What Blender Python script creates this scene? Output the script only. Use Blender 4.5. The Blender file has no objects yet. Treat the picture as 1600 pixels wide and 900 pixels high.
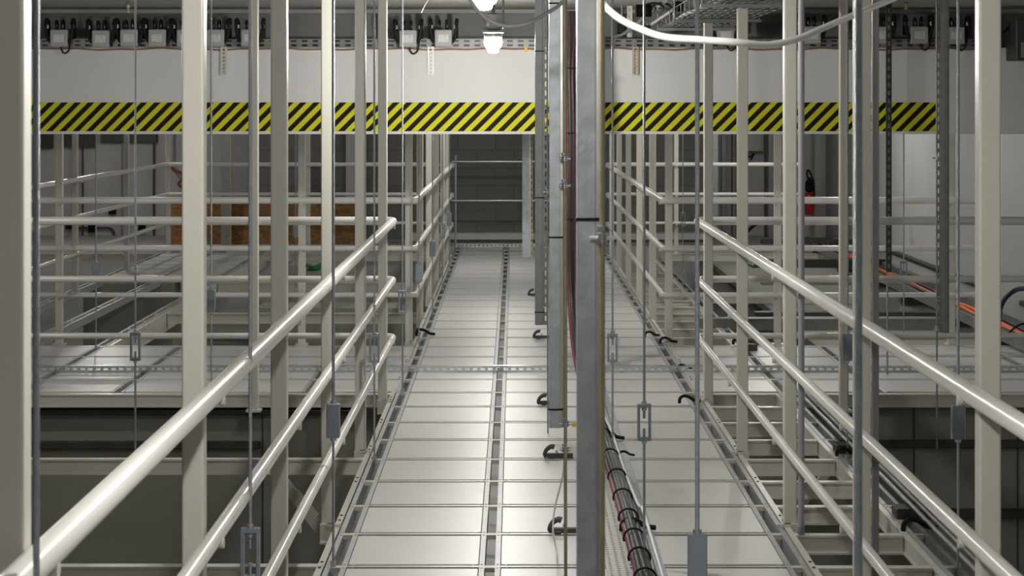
import bpy, math, random
from mathutils import Vector, Matrix
random.seed(7)
PI = math.pi
sc = bpy.context.scene
col = sc.collection
F, CX, CY, EYE = 3158.0, 803.0, 165.0, 1.8      # focal length in px (1600 wide), vanishing point, eye height over the deck
CEIL = 2.48

def pt(px, py, y):
    return Vector(((px - CX) * y / F, y, EYE - (py - CY) * y / F))
def X(px, y): return (px - CX) * y / F
def Z(py, y): return EYE - (py - CY) * y / F

# ------------------------------------------------------------------ materials
def new_mat(name):
    m = bpy.data.materials.new(name); m.use_nodes = True
    return m, m.node_tree, m.node_tree.nodes['Principled BSDF']
def mat(name, rgb, rough=.5, metal=0.0, var=0.0, scale=8.0, bump=0.0, bscale=60.0, coat=0.0, stretch=None, spec=None):
    m, nt, b = new_mat(name)
    b.inputs['Roughness'].default_value = rough
    b.inputs['Metallic'].default_value = metal
    b.inputs['Base Color'].default_value = (*rgb, 1)
    if coat: b.inputs['Coat Weight'].default_value = coat
    if spec is not None: b.inputs['Specular IOR Level'].default_value = spec
    tc = nt.nodes.new('ShaderNodeTexCoord')
    src = tc.outputs['Object']
    if stretch:
        mp = nt.nodes.new('ShaderNodeMapping'); mp.inputs['Scale'].default_value = stretch
        nt.links.new(src, mp.inputs['Vector']); src = mp.outputs['Vector']
    if var:
        n = nt.nodes.new('ShaderNodeTexNoise'); n.inputs['Scale'].default_value = scale; n.inputs['Detail'].default_value = 5
        nt.links.new(src, n.inputs['Vector'])
        r = nt.nodes.new('ShaderNodeValToRGB')
        r.color_ramp.elements[0].position = .3; r.color_ramp.elements[1].position = .7
        r.color_ramp.elements[0].color = (*[max(0, c * (1 - var)) for c in rgb], 1)
        r.color_ramp.elements[1].color = (*[min(1, c * (1 + var)) for c in rgb], 1)
        nt.links.new(n.outputs['Fac'], r.inputs['Fac']); nt.links.new(r.outputs['Color'], b.inputs['Base Color'])
    if bump:
        n2 = nt.nodes.new('ShaderNodeTexNoise'); n2.inputs['Scale'].default_value = bscale; n2.inputs['Detail'].default_value = 4
        nt.links.new(src, n2.inputs['Vector'])
        bp = nt.nodes.new('ShaderNodeBump'); bp.inputs['Strength'].default_value = bump; bp.inputs['Distance'].default_value = .01
        nt.links.new(n2.outputs['Fac'], bp.inputs['Height']); nt.links.new(bp.outputs['Normal'], b.inputs['Normal'])
    return m
M = {}
M['cream'] = mat('cream gloss paint', (.63, .61, .545), .32, 0, .03, 3, .02, 30)
M['cream_rail'] = mat('cream rail paint', (.76, .75, .71), .27, 0, .02, 4, .02, 20)
M['cream_dull'] = mat('cream beam paint', (.55, .535, .47), .45, 0, .06, 5)
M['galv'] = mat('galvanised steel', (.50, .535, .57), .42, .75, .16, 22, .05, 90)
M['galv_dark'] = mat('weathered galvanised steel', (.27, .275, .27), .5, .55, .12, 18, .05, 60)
M['zinc'] = mat('bright zinc', (.60, .62, .64), .3, .85, .08, 30)
M['rod'] = mat('zinc threaded rod', (.36, .40, .43), .38, .8, .12, 60, .5, 400)
M['tray_steel'] = mat('dull tray steel', (.25, .25, .245), .5, .35, .1, 20)
M['gasket'] = mat('dark grey gasket', (.06, .062, .064), .6, .2, .1, 14)
M['brass'] = mat('yellow passivated zinc', (.47, .42, .29), .4, .6, .14, 25)
M['turnbuckle'] = mat('blue grey zinc plate', (.30, .35, .40), .42, .6, .08, 20)
M['panel'] = mat('pale grey coated panel', (.66, .66, .645), .36, 0, .025, 2.2, .015, 5, spec=.55)
M['alu'] = mat('mill aluminium', (.62, .61, .575), .38, .35, .06, 14)
M['alu_dark'] = mat('dull grey channel', (.10, .105, .108), .5, .4, .1, 14)
M['rubber'] = mat('black rubber', (.012, .012, .013), .65, 0, .2, 40, spec=.25)
M['dark_clamp'] = mat('dark grey cast clamp', (.075, .075, .072), .5, .3, .2, 40)
M['cable_grey'] = mat('dark grey cable sheath', (.035, .033, .033), .5, 0, .15, 60)
M['cable_red'] = mat('dull red cable sheath', (.17, .033, .043), .5, 0, .1, 40)
M['cable_plum'] = mat('plum cable sheath', (.045, .012, .018), .5, 0, .1, 40)
M['cable_white'] = mat('white cable sheath', (.86, .86, .84), .4)
M['cable_lgrey'] = mat('light grey cable sheath', (.47, .465, .44), .45)
M['orange'] = mat('orange cable sheath', (.80, .16, .03), .45, 0, .1, 30)
M['orange_dull'] = mat('dull orange conduit', (.27, .13, .075), .5, 0, .15, 20)
M['red'] = mat('signal red enamel', (.42, .02, .018), .35)
M['red_pipe'] = mat('oxide red hose', (.24, .035, .025), .5)
M['blue'] = mat('navy hose', (.012, .016, .06), .4)
M['green'] = mat('green hose', (.01, .16, .075), .5)
M['beam_white'] = mat('bright white painted beam', (.72, .72, .715), .7, 0, .02, 2.0, .03, 60)
M['channel'] = mat('dull aluminium flange', (.47, .475, .47), .45, .3, .08, 14)
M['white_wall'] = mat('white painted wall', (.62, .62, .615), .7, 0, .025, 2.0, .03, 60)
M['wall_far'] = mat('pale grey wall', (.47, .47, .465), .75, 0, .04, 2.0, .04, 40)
M['concrete'] = mat('grey concrete', (.33, .325, .31), .85, 0, .1, 3.5, .12, 40)
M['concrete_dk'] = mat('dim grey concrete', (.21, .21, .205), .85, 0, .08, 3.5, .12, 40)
M['lower'] = mat('olive grey lower wall', (.26, .26, .225), .8, 0, .07, 1.6)
M['lower_floor'] = mat('olive grey lower floor', (.30, .30, .255), .75, 0, .07, 1.2)
M['void_floor'] = mat('grey green roofing', (.30, .31, .265), .7, 0, .06, 2)
M['steel_dk'] = mat('dark steel', (.06, .06, .056), .5, .3, .15, 12)
M['box'] = mat('grey plastic enclosure', (.40, .40, .39), .5, 0, .02, 10)
M['label'] = mat('pale print label', (.62, .62, .62), .5, 0, .22, 130)
M['sleeve'] = mat('white marker sleeve', (.70, .70, .68), .5)
M['yellow_tag'] = mat('yellow tag', (.75, .48, .03), .5)
M['lamp_body'] = mat('grey lamp casting', (.36, .365, .36), .4, .5, .1, 30)
M['black_plastic'] = mat('black plastic', (.008, .009, .008), .8, spec=.15)

def block_mat():
    m, nt, b = new_mat('grey blockwork'); b.inputs['Roughness'].default_value = .9
    tc = nt.nodes.new('ShaderNodeTexCoord')
    mp = nt.nodes.new('ShaderNodeMapping'); mp.inputs['Rotation'].default_value = (PI / 2, 0, 0)
    nt.links.new(tc.outputs['Object'], mp.inputs['Vector'])
    br = nt.nodes.new('ShaderNodeTexBrick')
    br.inputs['Scale'].default_value = 1.0
    br.inputs['Brick Width'].default_value = .5; br.inputs['Row Height'].default_value = .24
    br.inputs['Mortar Size'].default_value = .008
    br.inputs['Color1'].default_value = (.20, .195, .18, 1); br.inputs['Color2'].default_value = (.165, .16, .148, 1)
    br.inputs['Mortar'].default_value = (.13, .127, .12, 1)
    nt.links.new(mp.outputs['Vector'], br.inputs['Vector'])
    nt.links.new(br.outputs['Color'], b.inputs['Base Color'])
    return m
M['block'] = block_mat()

def hazard_mat(pitch):
    m, nt, b = new_mat('black and yellow hazard stripe'); b.inputs['Roughness'].default_value = .7; b.inputs['Specular IOR Level'].default_value = .2
    tc = nt.nodes.new('ShaderNodeTexCoord'); sp = nt.nodes.new('ShaderNodeSeparateXYZ')
    nt.links.new(tc.outputs['Object'], sp.inputs[0])
    def math_(op, a, bv):
        n = nt.nodes.new('ShaderNodeMath'); n.operation = op
        for i, v in enumerate((a, bv)):
            if v is None: continue
            if isinstance(v, (int, float)): n.inputs[i].default_value = v
            else: nt.links.new(v, n.inputs[i])
        return n.outputs[0]
    d = math_('SUBTRACT', sp.outputs['X'], sp.outputs['Z'])
    d = math_('DIVIDE', d, pitch); d = math_('ADD', d, 200.62)
    fr = math_('FRACT', d, None)
    st = math_('LESS_THAN', fr, .49)
    mx = nt.nodes.new('ShaderNodeMix'); mx.data_type = 'RGBA'
    mx.inputs['A'].default_value = (.68, .66, .03, 1); mx.inputs['B'].default_value = (.012, .011, .008, 1)
    nt.links.new(st, mx.inputs['Factor']); nt.links.new(mx.outputs['Result'], b.inputs['Base Color'])
    return m
M['hazard'] = hazard_mat(.09185)

def osb_mat():
    m, nt, b = new_mat('oriented strand board'); b.inputs['Roughness'].default_value = .75
    tc = nt.nodes.new('ShaderNodeTexCoord')
    v = nt.nodes.new('ShaderNodeTexVoronoi'); v.inputs['Scale'].default_value = 22
    mp = nt.nodes.new('ShaderNodeMapping'); mp.inputs['Scale'].default_value = (.6, 1, 1.6); mp.inputs['Rotation'].default_value = (0, .5, 0)
    nt.links.new(tc.outputs['Object'], mp.inputs['Vector']); nt.links.new(mp.outputs['Vector'], v.inputs['Vector'])
    r = nt.nodes.new('ShaderNodeValToRGB')
    r.color_ramp.elements[0].color = (.13, .06, .018, 1); r.color_ramp.elements[1].color = (.31, .165, .055, 1)
    nt.links.new(v.outputs['Color'], r.inputs['Fac']); nt.links.new(r.outputs['Color'], b.inputs['Base Color'])
    return m
M['osb'] = osb_mat()

def emit_mat(name, rgb, s):
    m, nt, b = new_mat(name)
    b.inputs['Base Color'].default_value = (.9, .9, .9, 1)
    b.inputs['Emission Color'].default_value = (*rgb, 1); b.inputs['Emission Strength'].default_value = s
    return m
LAMP = 640
M['lamp'] = emit_mat('glowing lamp glass', (1.0, .975, .92), LAMP)
M['lamp_fill_dim'] = emit_mat('dim glow of added lamp', (1.0, .975, .92), LAMP * .2)  # weakest glow, for unseen lamps added to lift dim areas
M['lamp_fill_soft'] = emit_mat('soft glow of added lamp', (1.0, .975, .92), LAMP * .6)  # medium glow, shared by the other added unseen lamps

# ------------------------------------------------------------------ mesh builder
class MB:
    def __init__(s): s.v = []; s.f = []; s.sm = []; s.mi = []
    def add(s, vs, fs, smooth=False, mi=0):
        o = len(s.v); s.v += [tuple(v) for v in vs]
        for f in fs: s.f.append(tuple(i + o for i in f)); s.sm.append(smooth); s.mi.append(mi)
        return s
    def box(s, x0, x1, y0, y1, z0, z1, mi=0):
        vs = [(x, y, z) for z in (z0, z1) for y in (y0, y1) for x in (x0, x1)]
        return s.add(vs, [(0, 2, 3, 1), (4, 5, 7, 6), (0, 1, 5, 4), (2, 6, 7, 3), (0, 4, 6, 2), (1, 3, 7, 5)], mi=mi)
    def cbox(s, c, d, mi=0):
        return s.box(c[0] - d[0] / 2, c[0] + d[0] / 2, c[1] - d[1] / 2, c[1] + d[1] / 2, c[2] - d[2] / 2, c[2] + d[2] / 2, mi)
    def bbox(s, x0, x1, y0, y1, z0, z1, b=.003, mi=0):
        """box with chamfered vertical edges and a chamfered top rim"""
        def ring(i, z):
            xa, xb, ya, yb = x0 + i, x1 - i, y0 + i, y1 - i
            return [(xa + b, ya, z), (xb - b, ya, z), (xb, ya + b, z), (xb, yb - b, z), (xb - b, yb, z), (xa + b, yb, z), (xa, yb - b, z), (xa, ya + b, z)]
        R = [ring(b, z0), ring(0, z0 + b), ring(0, z1 - b), ring(b, z1)]
        vs = sum(R, []); fs = [tuple(range(7, -1, -1)), tuple(range(24, 32))]
        for k in range(3):
            for i in range(8):
                j = (i + 1) % 8; fs.append((k * 8 + i, k * 8 + j, k * 8 + 8 + j, k * 8 + 8 + i))
        return s.add(vs, fs, mi=mi)
    def obox(s, a, b, w, h, up=(0, 0, 1), mi=0):
        """bar of section w x h from a to b"""
        a, b = Vector(a), Vector(b); d = (b - a).normalized(); up = Vector(up)
        sd = d.cross(up)
        if sd.length < 1e-4: sd = d.cross(Vector((1, 0, 0)))
        sd.normalize(); u = sd.cross(d)
        vs = []
        for p in (a, b):
            for q, r in ((-1, -1), (1, -1), (1, 1), (-1, 1)): vs.append(p + sd * q * w / 2 + u * r * h / 2)
        return s.add(vs, [(3, 2, 1, 0), (4, 5, 6, 7), (0, 1, 5, 4), (1, 2, 6, 5), (2, 3, 7, 6), (3, 0, 4, 7)], mi=mi)
    def tube(s, pts, r, seg=12, caps=True, mi=0):
        pts = [Vector(p) for p in pts]; n = len(pts)
        T = []
        for i in range(n):
            d = pts[min(i + 1, n - 1)] - pts[max(i - 1, 0)]; T.append(d.normalized())
        a = Vector((0, 0, 1)) if abs(T[0].z) < .9 else Vector((1, 0, 0))
        N = (a - T[0] * a.dot(T[0])).normalized(); vs = []
        for i in range(n):
            if i:
                N = N - T[i] * N.dot(T[i])
                N.normalize()
            B = T[i].cross(N)
            rr = r[i] if isinstance(r, (list, tuple)) else r
            for k in range(seg):
                t = 2 * PI * k / seg
                vs.append(pts[i] + (N * math.cos(t) + B * math.sin(t)) * rr)
        fs = []
        for i in range(n - 1):
            for k in range(seg):
                j = (k + 1) % seg
                fs.append((i * seg + k, i * seg + j, (i + 1) * seg + j, (i + 1) * seg + k))
        s.add(vs, fs, True, mi)
        if caps:
            s.add(vs[:seg], [tuple(range(seg - 1, -1, -1))], mi=mi); s.add(vs[-seg:], [tuple(range(seg))], mi=mi)
        return s
    def cyl(s, a, b, r, seg=14, mi=0): return s.tube([a, b], r, seg, True, mi)
    def lathe(s, c, prof, seg=20, mi=0):
        vs = []; n = len(prof)
        for r, z in prof:
            for k in range(seg):
                t = 2 * PI * k / seg; vs.append((c[0] + r * math.cos(t), c[1] + r * math.sin(t), c[2] + z))
        fs = []
        for i in range(n - 1):
            for k in range(seg):
                j = (k + 1) % seg; fs.append((i * seg + k, i * seg + j, (i + 1) * seg + j, (i + 1) * seg + k))
        fs.append(tuple(range(seg - 1, -1, -1))); fs.append(tuple((n - 1) * seg + k for k in range(seg)))
        return s.add(vs, fs, True, mi)
    def slotted(s, axis, c, length, width, thick, slot, bridge, rail, normal, mi=0):
        """a strip with a row of real slots: two rails and bridges. axis = run, normal = thin direction (0,1,2)"""
        w = 3 - axis - normal
        def put(a0, a1, b0, b1):
            lo = list(c); hi = list(c)
            lo[axis] += a0; hi[axis] += a1; lo[w] += b0; hi[w] += b1; lo[normal] -= thick / 2; hi[normal] += thick / 2
            s.box(lo[0], hi[0], lo[1], hi[1], lo[2], hi[2], mi)
        h = length / 2
        put(-h, h, -width / 2, -width / 2 + rail); put(-h, h, width / 2 - rail, width / 2)
        x = -h
        while x < h:
            put(x, min(h, x + bridge), -width / 2 + rail, width / 2 - rail); x += bridge + slot
        return s
    def build(s, name, m, parent=None, origin=None):
        me = bpy.data.meshes.new(name)
        o3 = Vector(origin) if origin is not None else Vector((0, 0, 0))
        me.from_pydata([tuple(Vector(v) - o3) for v in s.v], [], s.f)
        for p, sm, mi in zip(me.polygons, s.sm, s.mi): p.use_smooth = sm; p.material_index = mi
        for mm in (m if isinstance(m, (list, tuple)) else [m]): me.materials.append(M[mm])
        me.update()
        o = bpy.data.objects.new(name, me); col.objects.link(o)
        o.location = o3
        if parent is not None: o.parent = parent
        return o

def tag(o, label, cat, group=None, kind=None):
    o['label'] = label; o['category'] = cat
    if group: o['group'] = group
    if kind: o['kind'] = kind
    return o
def empty(name, loc, label, cat, group=None):
    o = bpy.data.objects.new(name, None); col.objects.link(o); o.location = loc; o.empty_display_size = .1
    return tag(o, label, cat, group)
def part(mb, name, m, root, label=None):
    """part given in world coordinates, parented to an unrotated empty/mesh at root.location"""
    base = Vector((0, 0, 0)); r = root
    while r is not None: base += Vector(r.location); r = r.parent
    o = mb.build(name, m, None, base); o.location = (0, 0, 0); o.parent = root
    if label: o['label'] = label
    return o
def struct(mb, name, m, label=None):
    o = mb.build(name, m); o['kind'] = 'structure'
    if label: o['label'] = label
    return o
def copy_tree(o, parent=None):
    c = o.copy(); col.objects.link(c); c.parent = parent
    for ch in list(o.children): copy_tree(ch, c)
    return c
ORD = ['first', 'second', 'third', 'fourth', 'fifth', 'sixth', 'seventh', 'eighth', 'ninth', 'tenth', 'eleventh', 'twelfth', 'thirteenth', 'fourteenth',
       'fifteenth', 'sixteenth', 'seventeenth', 'eighteenth', 'nineteenth', 'twentieth']
ORD += ['twenty-' + o for o in ORD[:9]] + ['thirtieth'] + ['thirty-' + o for o in ORD[:9]]

def arc_path(pts, rad, n=8):
    """polyline with rounded corners"""
    pts = [Vector(p) for p in pts]; out = [pts[0]]
    for i in range(1, len(pts) - 1):
        a, b, c = pts[i - 1], pts[i], pts[i + 1]
        d0 = (a - b).normalized(); d1 = (c - b).normalized()
        r = min(rad, (a - b).length * .45, (c - b).length * .45)
        p0 = b + d0 * r; p1 = b + d1 * r
        for k in range(n + 1):
            t = k / n
            out.append(p0 * (1 - t) ** 2 + b * 2 * t * (1 - t) + p1 * t ** 2)
    out.append(pts[-1]); return out
def smooth_path(pts, n=6):
    """Catmull-Rom through the points"""
    P = [Vector(p) for p in pts]; P = [P[0] * 2 - P[1]] + P + [P[-1] * 2 - P[-2]]; out = []
    for i in range(1, len(P) - 2):
        for k in range(n):
            t = k / n
            out.append(.5 * ((2 * P[i]) + (P[i + 1] - P[i - 1]) * t + (2 * P[i - 1] - 5 * P[i] + 4 * P[i + 1] - P[i + 2]) * t * t + (3 * P[i] - P[i - 1] - 3 * P[i + 1] + P[i + 2]) * t ** 3))
    out.append(P[-2]); return out

# ------------------------------------------------------------------ room shell
XL, XR, YN, YF, ZL = -6.6, 4.55, -2.5, 28.0, -3.2
YB = 14.0                                   # front face of the low white beam
struct(MB().box(XL - .2, XR + .2, YN - .2, YF + .2, CEIL, CEIL + .2), 'ceiling', 'concrete')
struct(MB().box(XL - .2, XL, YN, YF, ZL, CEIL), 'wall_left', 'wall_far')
struct(MB().box(XR, XR + .2, YN, YF, ZL, CEIL), 'wall_right', 'white_wall')
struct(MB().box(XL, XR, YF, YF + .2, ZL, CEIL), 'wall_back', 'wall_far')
struct(MB().box(XL, XR, YN - .2, YN, ZL, CEIL), 'wall_front', 'concrete')
struct(MB().box(XL - .2, XR + .2, YN - .2, 15.4, ZL - .2, ZL), 'floor', 'lower_floor')
struct(MB().box(XL, XR, 12.78, 15.4, ZL, -.10), 'wall_below', 'lower')
for i, px in enumerate((1250, 1428, 1590, 410)):
    struct(MB().box(X(px, 12.78) - .004, X(px, 12.78) + .004, 12.774, 12.78, ZL, -.1), f'trim_{i + 1}', 'steel_dk')
struct(MB().box(XL, XR, 15.4, 25.9, -1.2, -1.0), 'floor_void', 'void_floor')
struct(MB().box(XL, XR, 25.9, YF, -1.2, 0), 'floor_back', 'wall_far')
struct(MB().box(XL, XR, YB, YB + .5, Z(209.5, YB), 2.20).box(XL, XR, YB - .004, YB, Z(209.5, YB), Z(205, YB)), 'trim_beam', 'beam_white', 'low white beam spanning the room above the cross walkway')
struct(MB().box(XL, XR, YB + .36, YB + .5, 2.20, CEIL), 'wall_over_beam', 'concrete_dk')
struct(MB().box(XL, XR, YB + .28, YB + .36, CEIL - .028, CEIL), 'trim_ceiling', 'concrete')
# joint strip in the ceiling
struct(MB().box(X(403, 27.2), X(1100, 27.2), 27.2, 27.3, .0, CEIL), 'wall_blockwork', 'block', 'grey blockwork infill wall at the end of the walkway')
struct(MB().box(X(541, 27.1), X(557, 27.1), 27.05, 27.2, .1, CEIL), 'trim_pilaster', 'wall_far')
struct(MB().box(X(640, 27), X(1100, 27), 26.9, 27.2, 0, .1), 'baseboard_back', 'white_wall')
struct(MB().box(X(1565, 17), XR, 17, 17.55, 0, CEIL), 'trim_pillar', 'white_wall', 'white square pillar on the right wall')
struct(MB().box(X(1274, 27.6), X(1290, 27.6), 27.6, 28, 0, CEIL), 'trim_corner', 'wall_far')
struct(MB().box(-.66, 1.07, 1.5, 6.68, -.08, 0), 'floor_near', 'panel')
struct(MB().box(X(1300, 15.2), XR, 15.4, 25.9, -.16, -.1), 'floor_right', 'void_floor')

# ------------------------------------------------------------------ deck grid
SX = [-.695, -.095, .505, 1.105]              # longitudinal channels
ROW0 = 7.3
def rowy(k): return ROW0 + .6 * k             # row joints
NROW = 31                                     # 7.3 .. 25.9
Y_END = rowy(NROW)
CW = .083                                     # channel width
# channels
def channel(name, x, y0, y1, label, rows=True, axis=1):
    mb = MB()
    e = CW / 2; g = .0205
    mb.box(x - e, x - g, y0, y1, -.012, -.001); mb.box(x + g, x + e, y0, y1, -.012, -.001)
    mb.box(x - g - .003, x - g, y0, y1, -.075, -.012); mb.box(x + g, x + g + .003, y0, y1, -.075, -.012)
    o = tag(mb.build(name, 'channel', None, (x, y0, 0)), label, 'floor channel', 'aluminium floor channels')
    bm = MB().box(x - g, x + g, y0, y1, -.08, -.072)
    part(bm, 'channel_bottom', 'alu_dark', o, 'dull grey channel bottom')
    if rows:
        k = max(0, math.ceil((y0 - ROW0) / .6)); src = None
        while rowy(k) < y1 - .05:
            yy = rowy(k)
            if src is None:
                cm = MB().box(x - g, x + g, yy - .02, yy + .02, -.02, -.002)
                for sx in (-.031, .031):
                    for sy in (-.03, .03): cm.cyl((x + sx, yy + sy, -.002), (x + sx, yy + sy, .0015), .0045, 6)
                src = part(cm, 'joint_bracket', 'cream_dull', o, 'cream joint bracket across the slot'); ys = yy
            else:
                c = src.copy(); col.objects.link(c); c.parent = o; c.location = (0, yy - ys, 0)
            k += 1
    return o
names = ['left edge', 'middle left', 'middle right', 'right edge']
chan_labels = ['slotted grey channel along the left edge of the main walkway', 'slotted channel down the walkway between its left and middle panel columns',
               'slotted channel under the cable bundle, between middle and right panel columns', 'slotted grey channel along the right edge of the main walkway']
for x, l in zip(SX, chan_labels): channel('floor_channel', x, 2.4, Y_END, l)
def spans(y0, y1): return y0, y1
cross_x_left = [-1.295, -1.895, -2.495, -3.095, -3.695, -4.295]
cross_x_right = [1.705, 2.305, 2.905, 3.505, 4.105]
YC0, YC1 = 12.7, 15.1
for i, x in enumerate(cross_x_left):
    y1 = 25.8 if i == 3 else (25.8 if i > 3 else YC1)
    channel('floor_channel', x, YC0 + .005, y1, f'{ORD[i]} slotted channel left of the main walkway, crossing the cross walkway')
for i, x in enumerate(cross_x_right):
    channel('floor_channel', x, (4.9 if i == 0 else YC0 + .005), 24.0 if i == 0 else YC1, 'slotted channel right of the bare cream beams, running far back under conduits' if i == 0 else f'{ORD[i]} slotted channel right of the main walkway, crossing the cross walkway')

# panels: one prototype, copied
proto = MB().bbox(-.256, .256, -.262, .262, -.03, 0, .002).build('deck_plate', 'panel')
first = True
def panel(x, y, label, group):
    global first
    if first: o = proto; first = False
    else: o = proto.copy(); col.objects.link(o)
    o.location = (x, y, random.uniform(-.0012, .0))
    o.rotation_euler = (random.uniform(-.0012, .0012), random.uniform(-.0012, .0012), 0)
    tag(o, label, 'floor panel', group)
for c in range(3):
    cn = ['left', 'middle', 'right'][c]
    for k in range(NROW):
        panel((SX[c] + SX[c + 1]) / 2, rowy(k) + .3, f'pale grey square plate, {cn} column of the main walkway, {ORD[k]} row from the bottom', 'main walkway plates')
cl = [-.695] + cross_x_left
cr = [1.105] + cross_x_right
for r in range(4):
    yy = YC0 + .6 * r + .3
    rn = ['front row', 'second row from front', 'third row from front', 'back row'][r]
    for i in range(6):
        panel((cl[i] + cl[i + 1]) / 2, yy, f'pale grey cross walkway plate, {ORD[i]} column left of main walkway, {rn}', 'cross walkway plates')
    for i in range(5):
        panel((cr[i] + cr[i + 1]) / 2, yy, f'pale grey cross walkway plate, {ORD[i]} column right of main walkway, {rn}', 'cross walkway plates')
for i in (4, 5):                                # further panels beyond the cross walkway, far left
    for r in range(14, 20):
        yy = YC0 + .6 * r + .3
        panel((cl[i] + cl[i + 1]) / 2, yy, f'dim grey plate at far left beyond the cross walkway, {"right" if i == 4 else "left"} column, {ORD[r - 14]} row', 'far left plates')

# cross bars
def crossbar_mesh(xa, xb, name='cross_bar'):
    mb = MB().box(xa, xb, -.031, .031, -.035, -.022)
    mb2 = MB().box(xa, xb, -.011, .011, -.022, -.0015)
    return mb, mb2
def crossbar(xs, y, label, group, x0=None):
    """T bars of one row, from channel to channel"""
    a = MB(); b = MB()
    for xa, xb in zip(xs[:-1], xs[1:]):
        a.box(xa + CW / 2 + .001, xb - CW / 2 - .001, y - .034, y + .034, -.02, -.004)
        b.box(xa + CW / 2 + .001, xb - CW / 2 - .001, y - .011, y + .011, -.004, -.0008)
        if y < 14:
            for sx in (xa + .065, xb - .065):
                for dy in (-.018, .018): b.cyl((sx, y + dy, -.006), (sx, y + dy, .001), .005, 6)
    o = tag(b.build('cross_bar', 'alu', None, ((xs[0] + xs[-1]) / 2, y, 0)), label, 'floor bar', group)
    part(a, 'bar_gasket', 'gasket', o, 'dark gasket strip')
for k in range(0, NROW + 1):
    crossbar(SX, rowy(k), f'aluminium bar across the main walkway, {ORD[k]} from the bottom of the photo', 'main walkway bars')
for r in range(1, 4):
    crossbar(cl[::-1], YC0 + .6 * r, f'aluminium bar across the left half of the cross walkway, {ORD[r - 1]} from the front', 'cross walkway bars')
    crossbar(cr, YC0 + .6 * r, f'aluminium bar across the right half of the cross walkway, {ORD[r - 1]} from the front', 'cross walkway bars')

# painted beams
def beam(x0, x1, y0, y1, z0, z1, label, m='cream', cat='beam', group=None, name='support_beam', flange=True):
    mb = MB()
    if flange and (x1 - x0) > (y1 - y0):        # runs along X: I-section seen from the front as lip, web, lip
        mb.box(x0, x1, y0, y1, z1 - .010, z1); mb.box(x0, x1, y0, y1, z0, z0 + .010); mb.box(x0, x1, y0 + .008, y1 - .008, z0 + .01, z1 - .01)
    elif flange:
        mb.box(x0, x1, y0, y1, z1 - .010, z1); mb.box(x0, x1, y0, y1, z0, z0 + .010); mb.box(x0 + .006, x1 - .006, y0, y1, z0 + .01, z1 - .01)
    else: mb.bbox(x0, x1, y0, y1, z0, z1, .003)
    return tag(mb.build(name, m, None, ((x0 + x1) / 2, (y0 + y1) / 2, z0)), label, cat, group)
eb = beam(-.768, -.742, 2.4, Y_END, -.085, .004, 'cream edge beam along the left side of the main walkway')
eb2 = beam(1.152, 1.178, 2.4, Y_END, -.085, .004, 'cream edge beam along the right side of the main walkway')
for o, x in ((eb, -.755), (eb2, 1.165)):
    mb = MB(); y = 7.0
    while y < 16:
        for d in (-.05, .05): mb.cyl((x, y + d, .003), (x, y + d, .008), .006, 6)
        y += .9
    part(mb, 'bolt', 'steel_dk', o, 'dark bolt heads')
# fascia beams of the cross walkway
beam(-4.4, -.77, 12.62, 12.685, -.085, -.004, 'cream fascia beam under the front edge of the left cross walkway')
beam(1.18, 4.45, 12.62, 12.685, -.085, -.004, 'cream fascia beam under the front edge of the right cross walkway', 'cream_dull')
beam(-4.4, -.77, 15.135, 15.19, -.085, -.004, 'cream beam under the back edge of the left cross walkway')
beam(1.18, 4.45, 15.135, 15.19, -.085, -.004, 'cream beam under the back edge of the right cross walkway')
# beams sticking out to the left
for y, lab in ((7.3, 'nearest'), (7.9, 'near'), (10.3, 'far')):
    if y == 7.3: continue
    z1 = -.006
    beam(-4.4, -.772, y + .015, y + .07, -.085, z1, 'cream beam running left from the walkway along the bottom of the photo' if y < 9 else 'cream beam running left from the walkway below the post foot, partly in shadow')
# bare frame right of the walkway
FR = [6.7, 7.3, 7.9, 8.5, 9.1, 9.7, 10.3, 10.9, 11.5, 12.1]
for i, y in enumerate(FR):
    beam(1.18, 1.632, y - .02, y + .03, -.085, -.004, f'cream beam across the open gap right of the walkway, {ORD[i]} from the near end', 'cream', 'beam', 'bare frame beams right of the walkway')
for i in range(11):
    y = 15.7 + .6 * i
    beam(1.18, 1.632, y - .02, y + .03, -.085, -.004, f'cream beam in the gap beyond the cross walkway, {ORD[i]} from its back edge', 'cream', 'beam', 'bare frame beams beyond the cross walkway')
beam(1.634, 1.660, 4.9, 12.60, -.085, -.002, 'cream long beam on the outer side of the open gap right of the walkway')
beam(1.634, 1.660, 15.2, 24.0, -.085, -.002, 'cream long beam on the outer side of the gap beyond the cross walkway')
# cream beams over the void at far left
beam(-3.02, -.77, 17.6, 17.66, -.10, -.01, 'cream beam crossing the left void at mid depth')
beam(-3.02, -.77, 20.6, 20.66, -.10, -.01, 'cream beam crossing the left void further back')
beam(-6.0, -.77, 24.7, 24.76, -.10, -.01, 'cream beam at the far end of the left void')
beam(1.78, 4.0, 24.7, 24.76, -.10, -.01, 'cream beam at the far end of the right void', 'cream_dull')
beam(1.78, 3.5, 19.4, 19.46, -.10, -.01, 'cream beam crossing the right void at mid depth', 'cream_dull')
beam(-3.045, -3.02, 15.2, 25.8, -.16, -.002, 'cream long beam with a deep face beside the channel over the left void')

# slotted strut lying across the deck, and the far threshold
def floor_strut(x0, x1, y, label):
    c = ((x0 + x1) / 2, y, 0); L = x1 - x0
    mb = MB().slotted(0, (c[0], y - .019, .021), L, .040, .003, .030, .022, .011, 1)
    mb.box(x0, x1, y - .018, y + .02, .038, .041).box(x0, x1, y - .018, y + .02, .0012, .004)
    return tag(mb.build('slotted_strut', 'zinc', None, (c[0], y, 0)), label, 'strut', 'slotted struts lying on the deck')
floor_strut(-4.2, 4.1, 13.68, 'long slotted zinc strut lying right across both walkways')
floor_strut(-.74, .62, 25.75, 'short slotted zinc strut across the far end of the main walkway')

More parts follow.
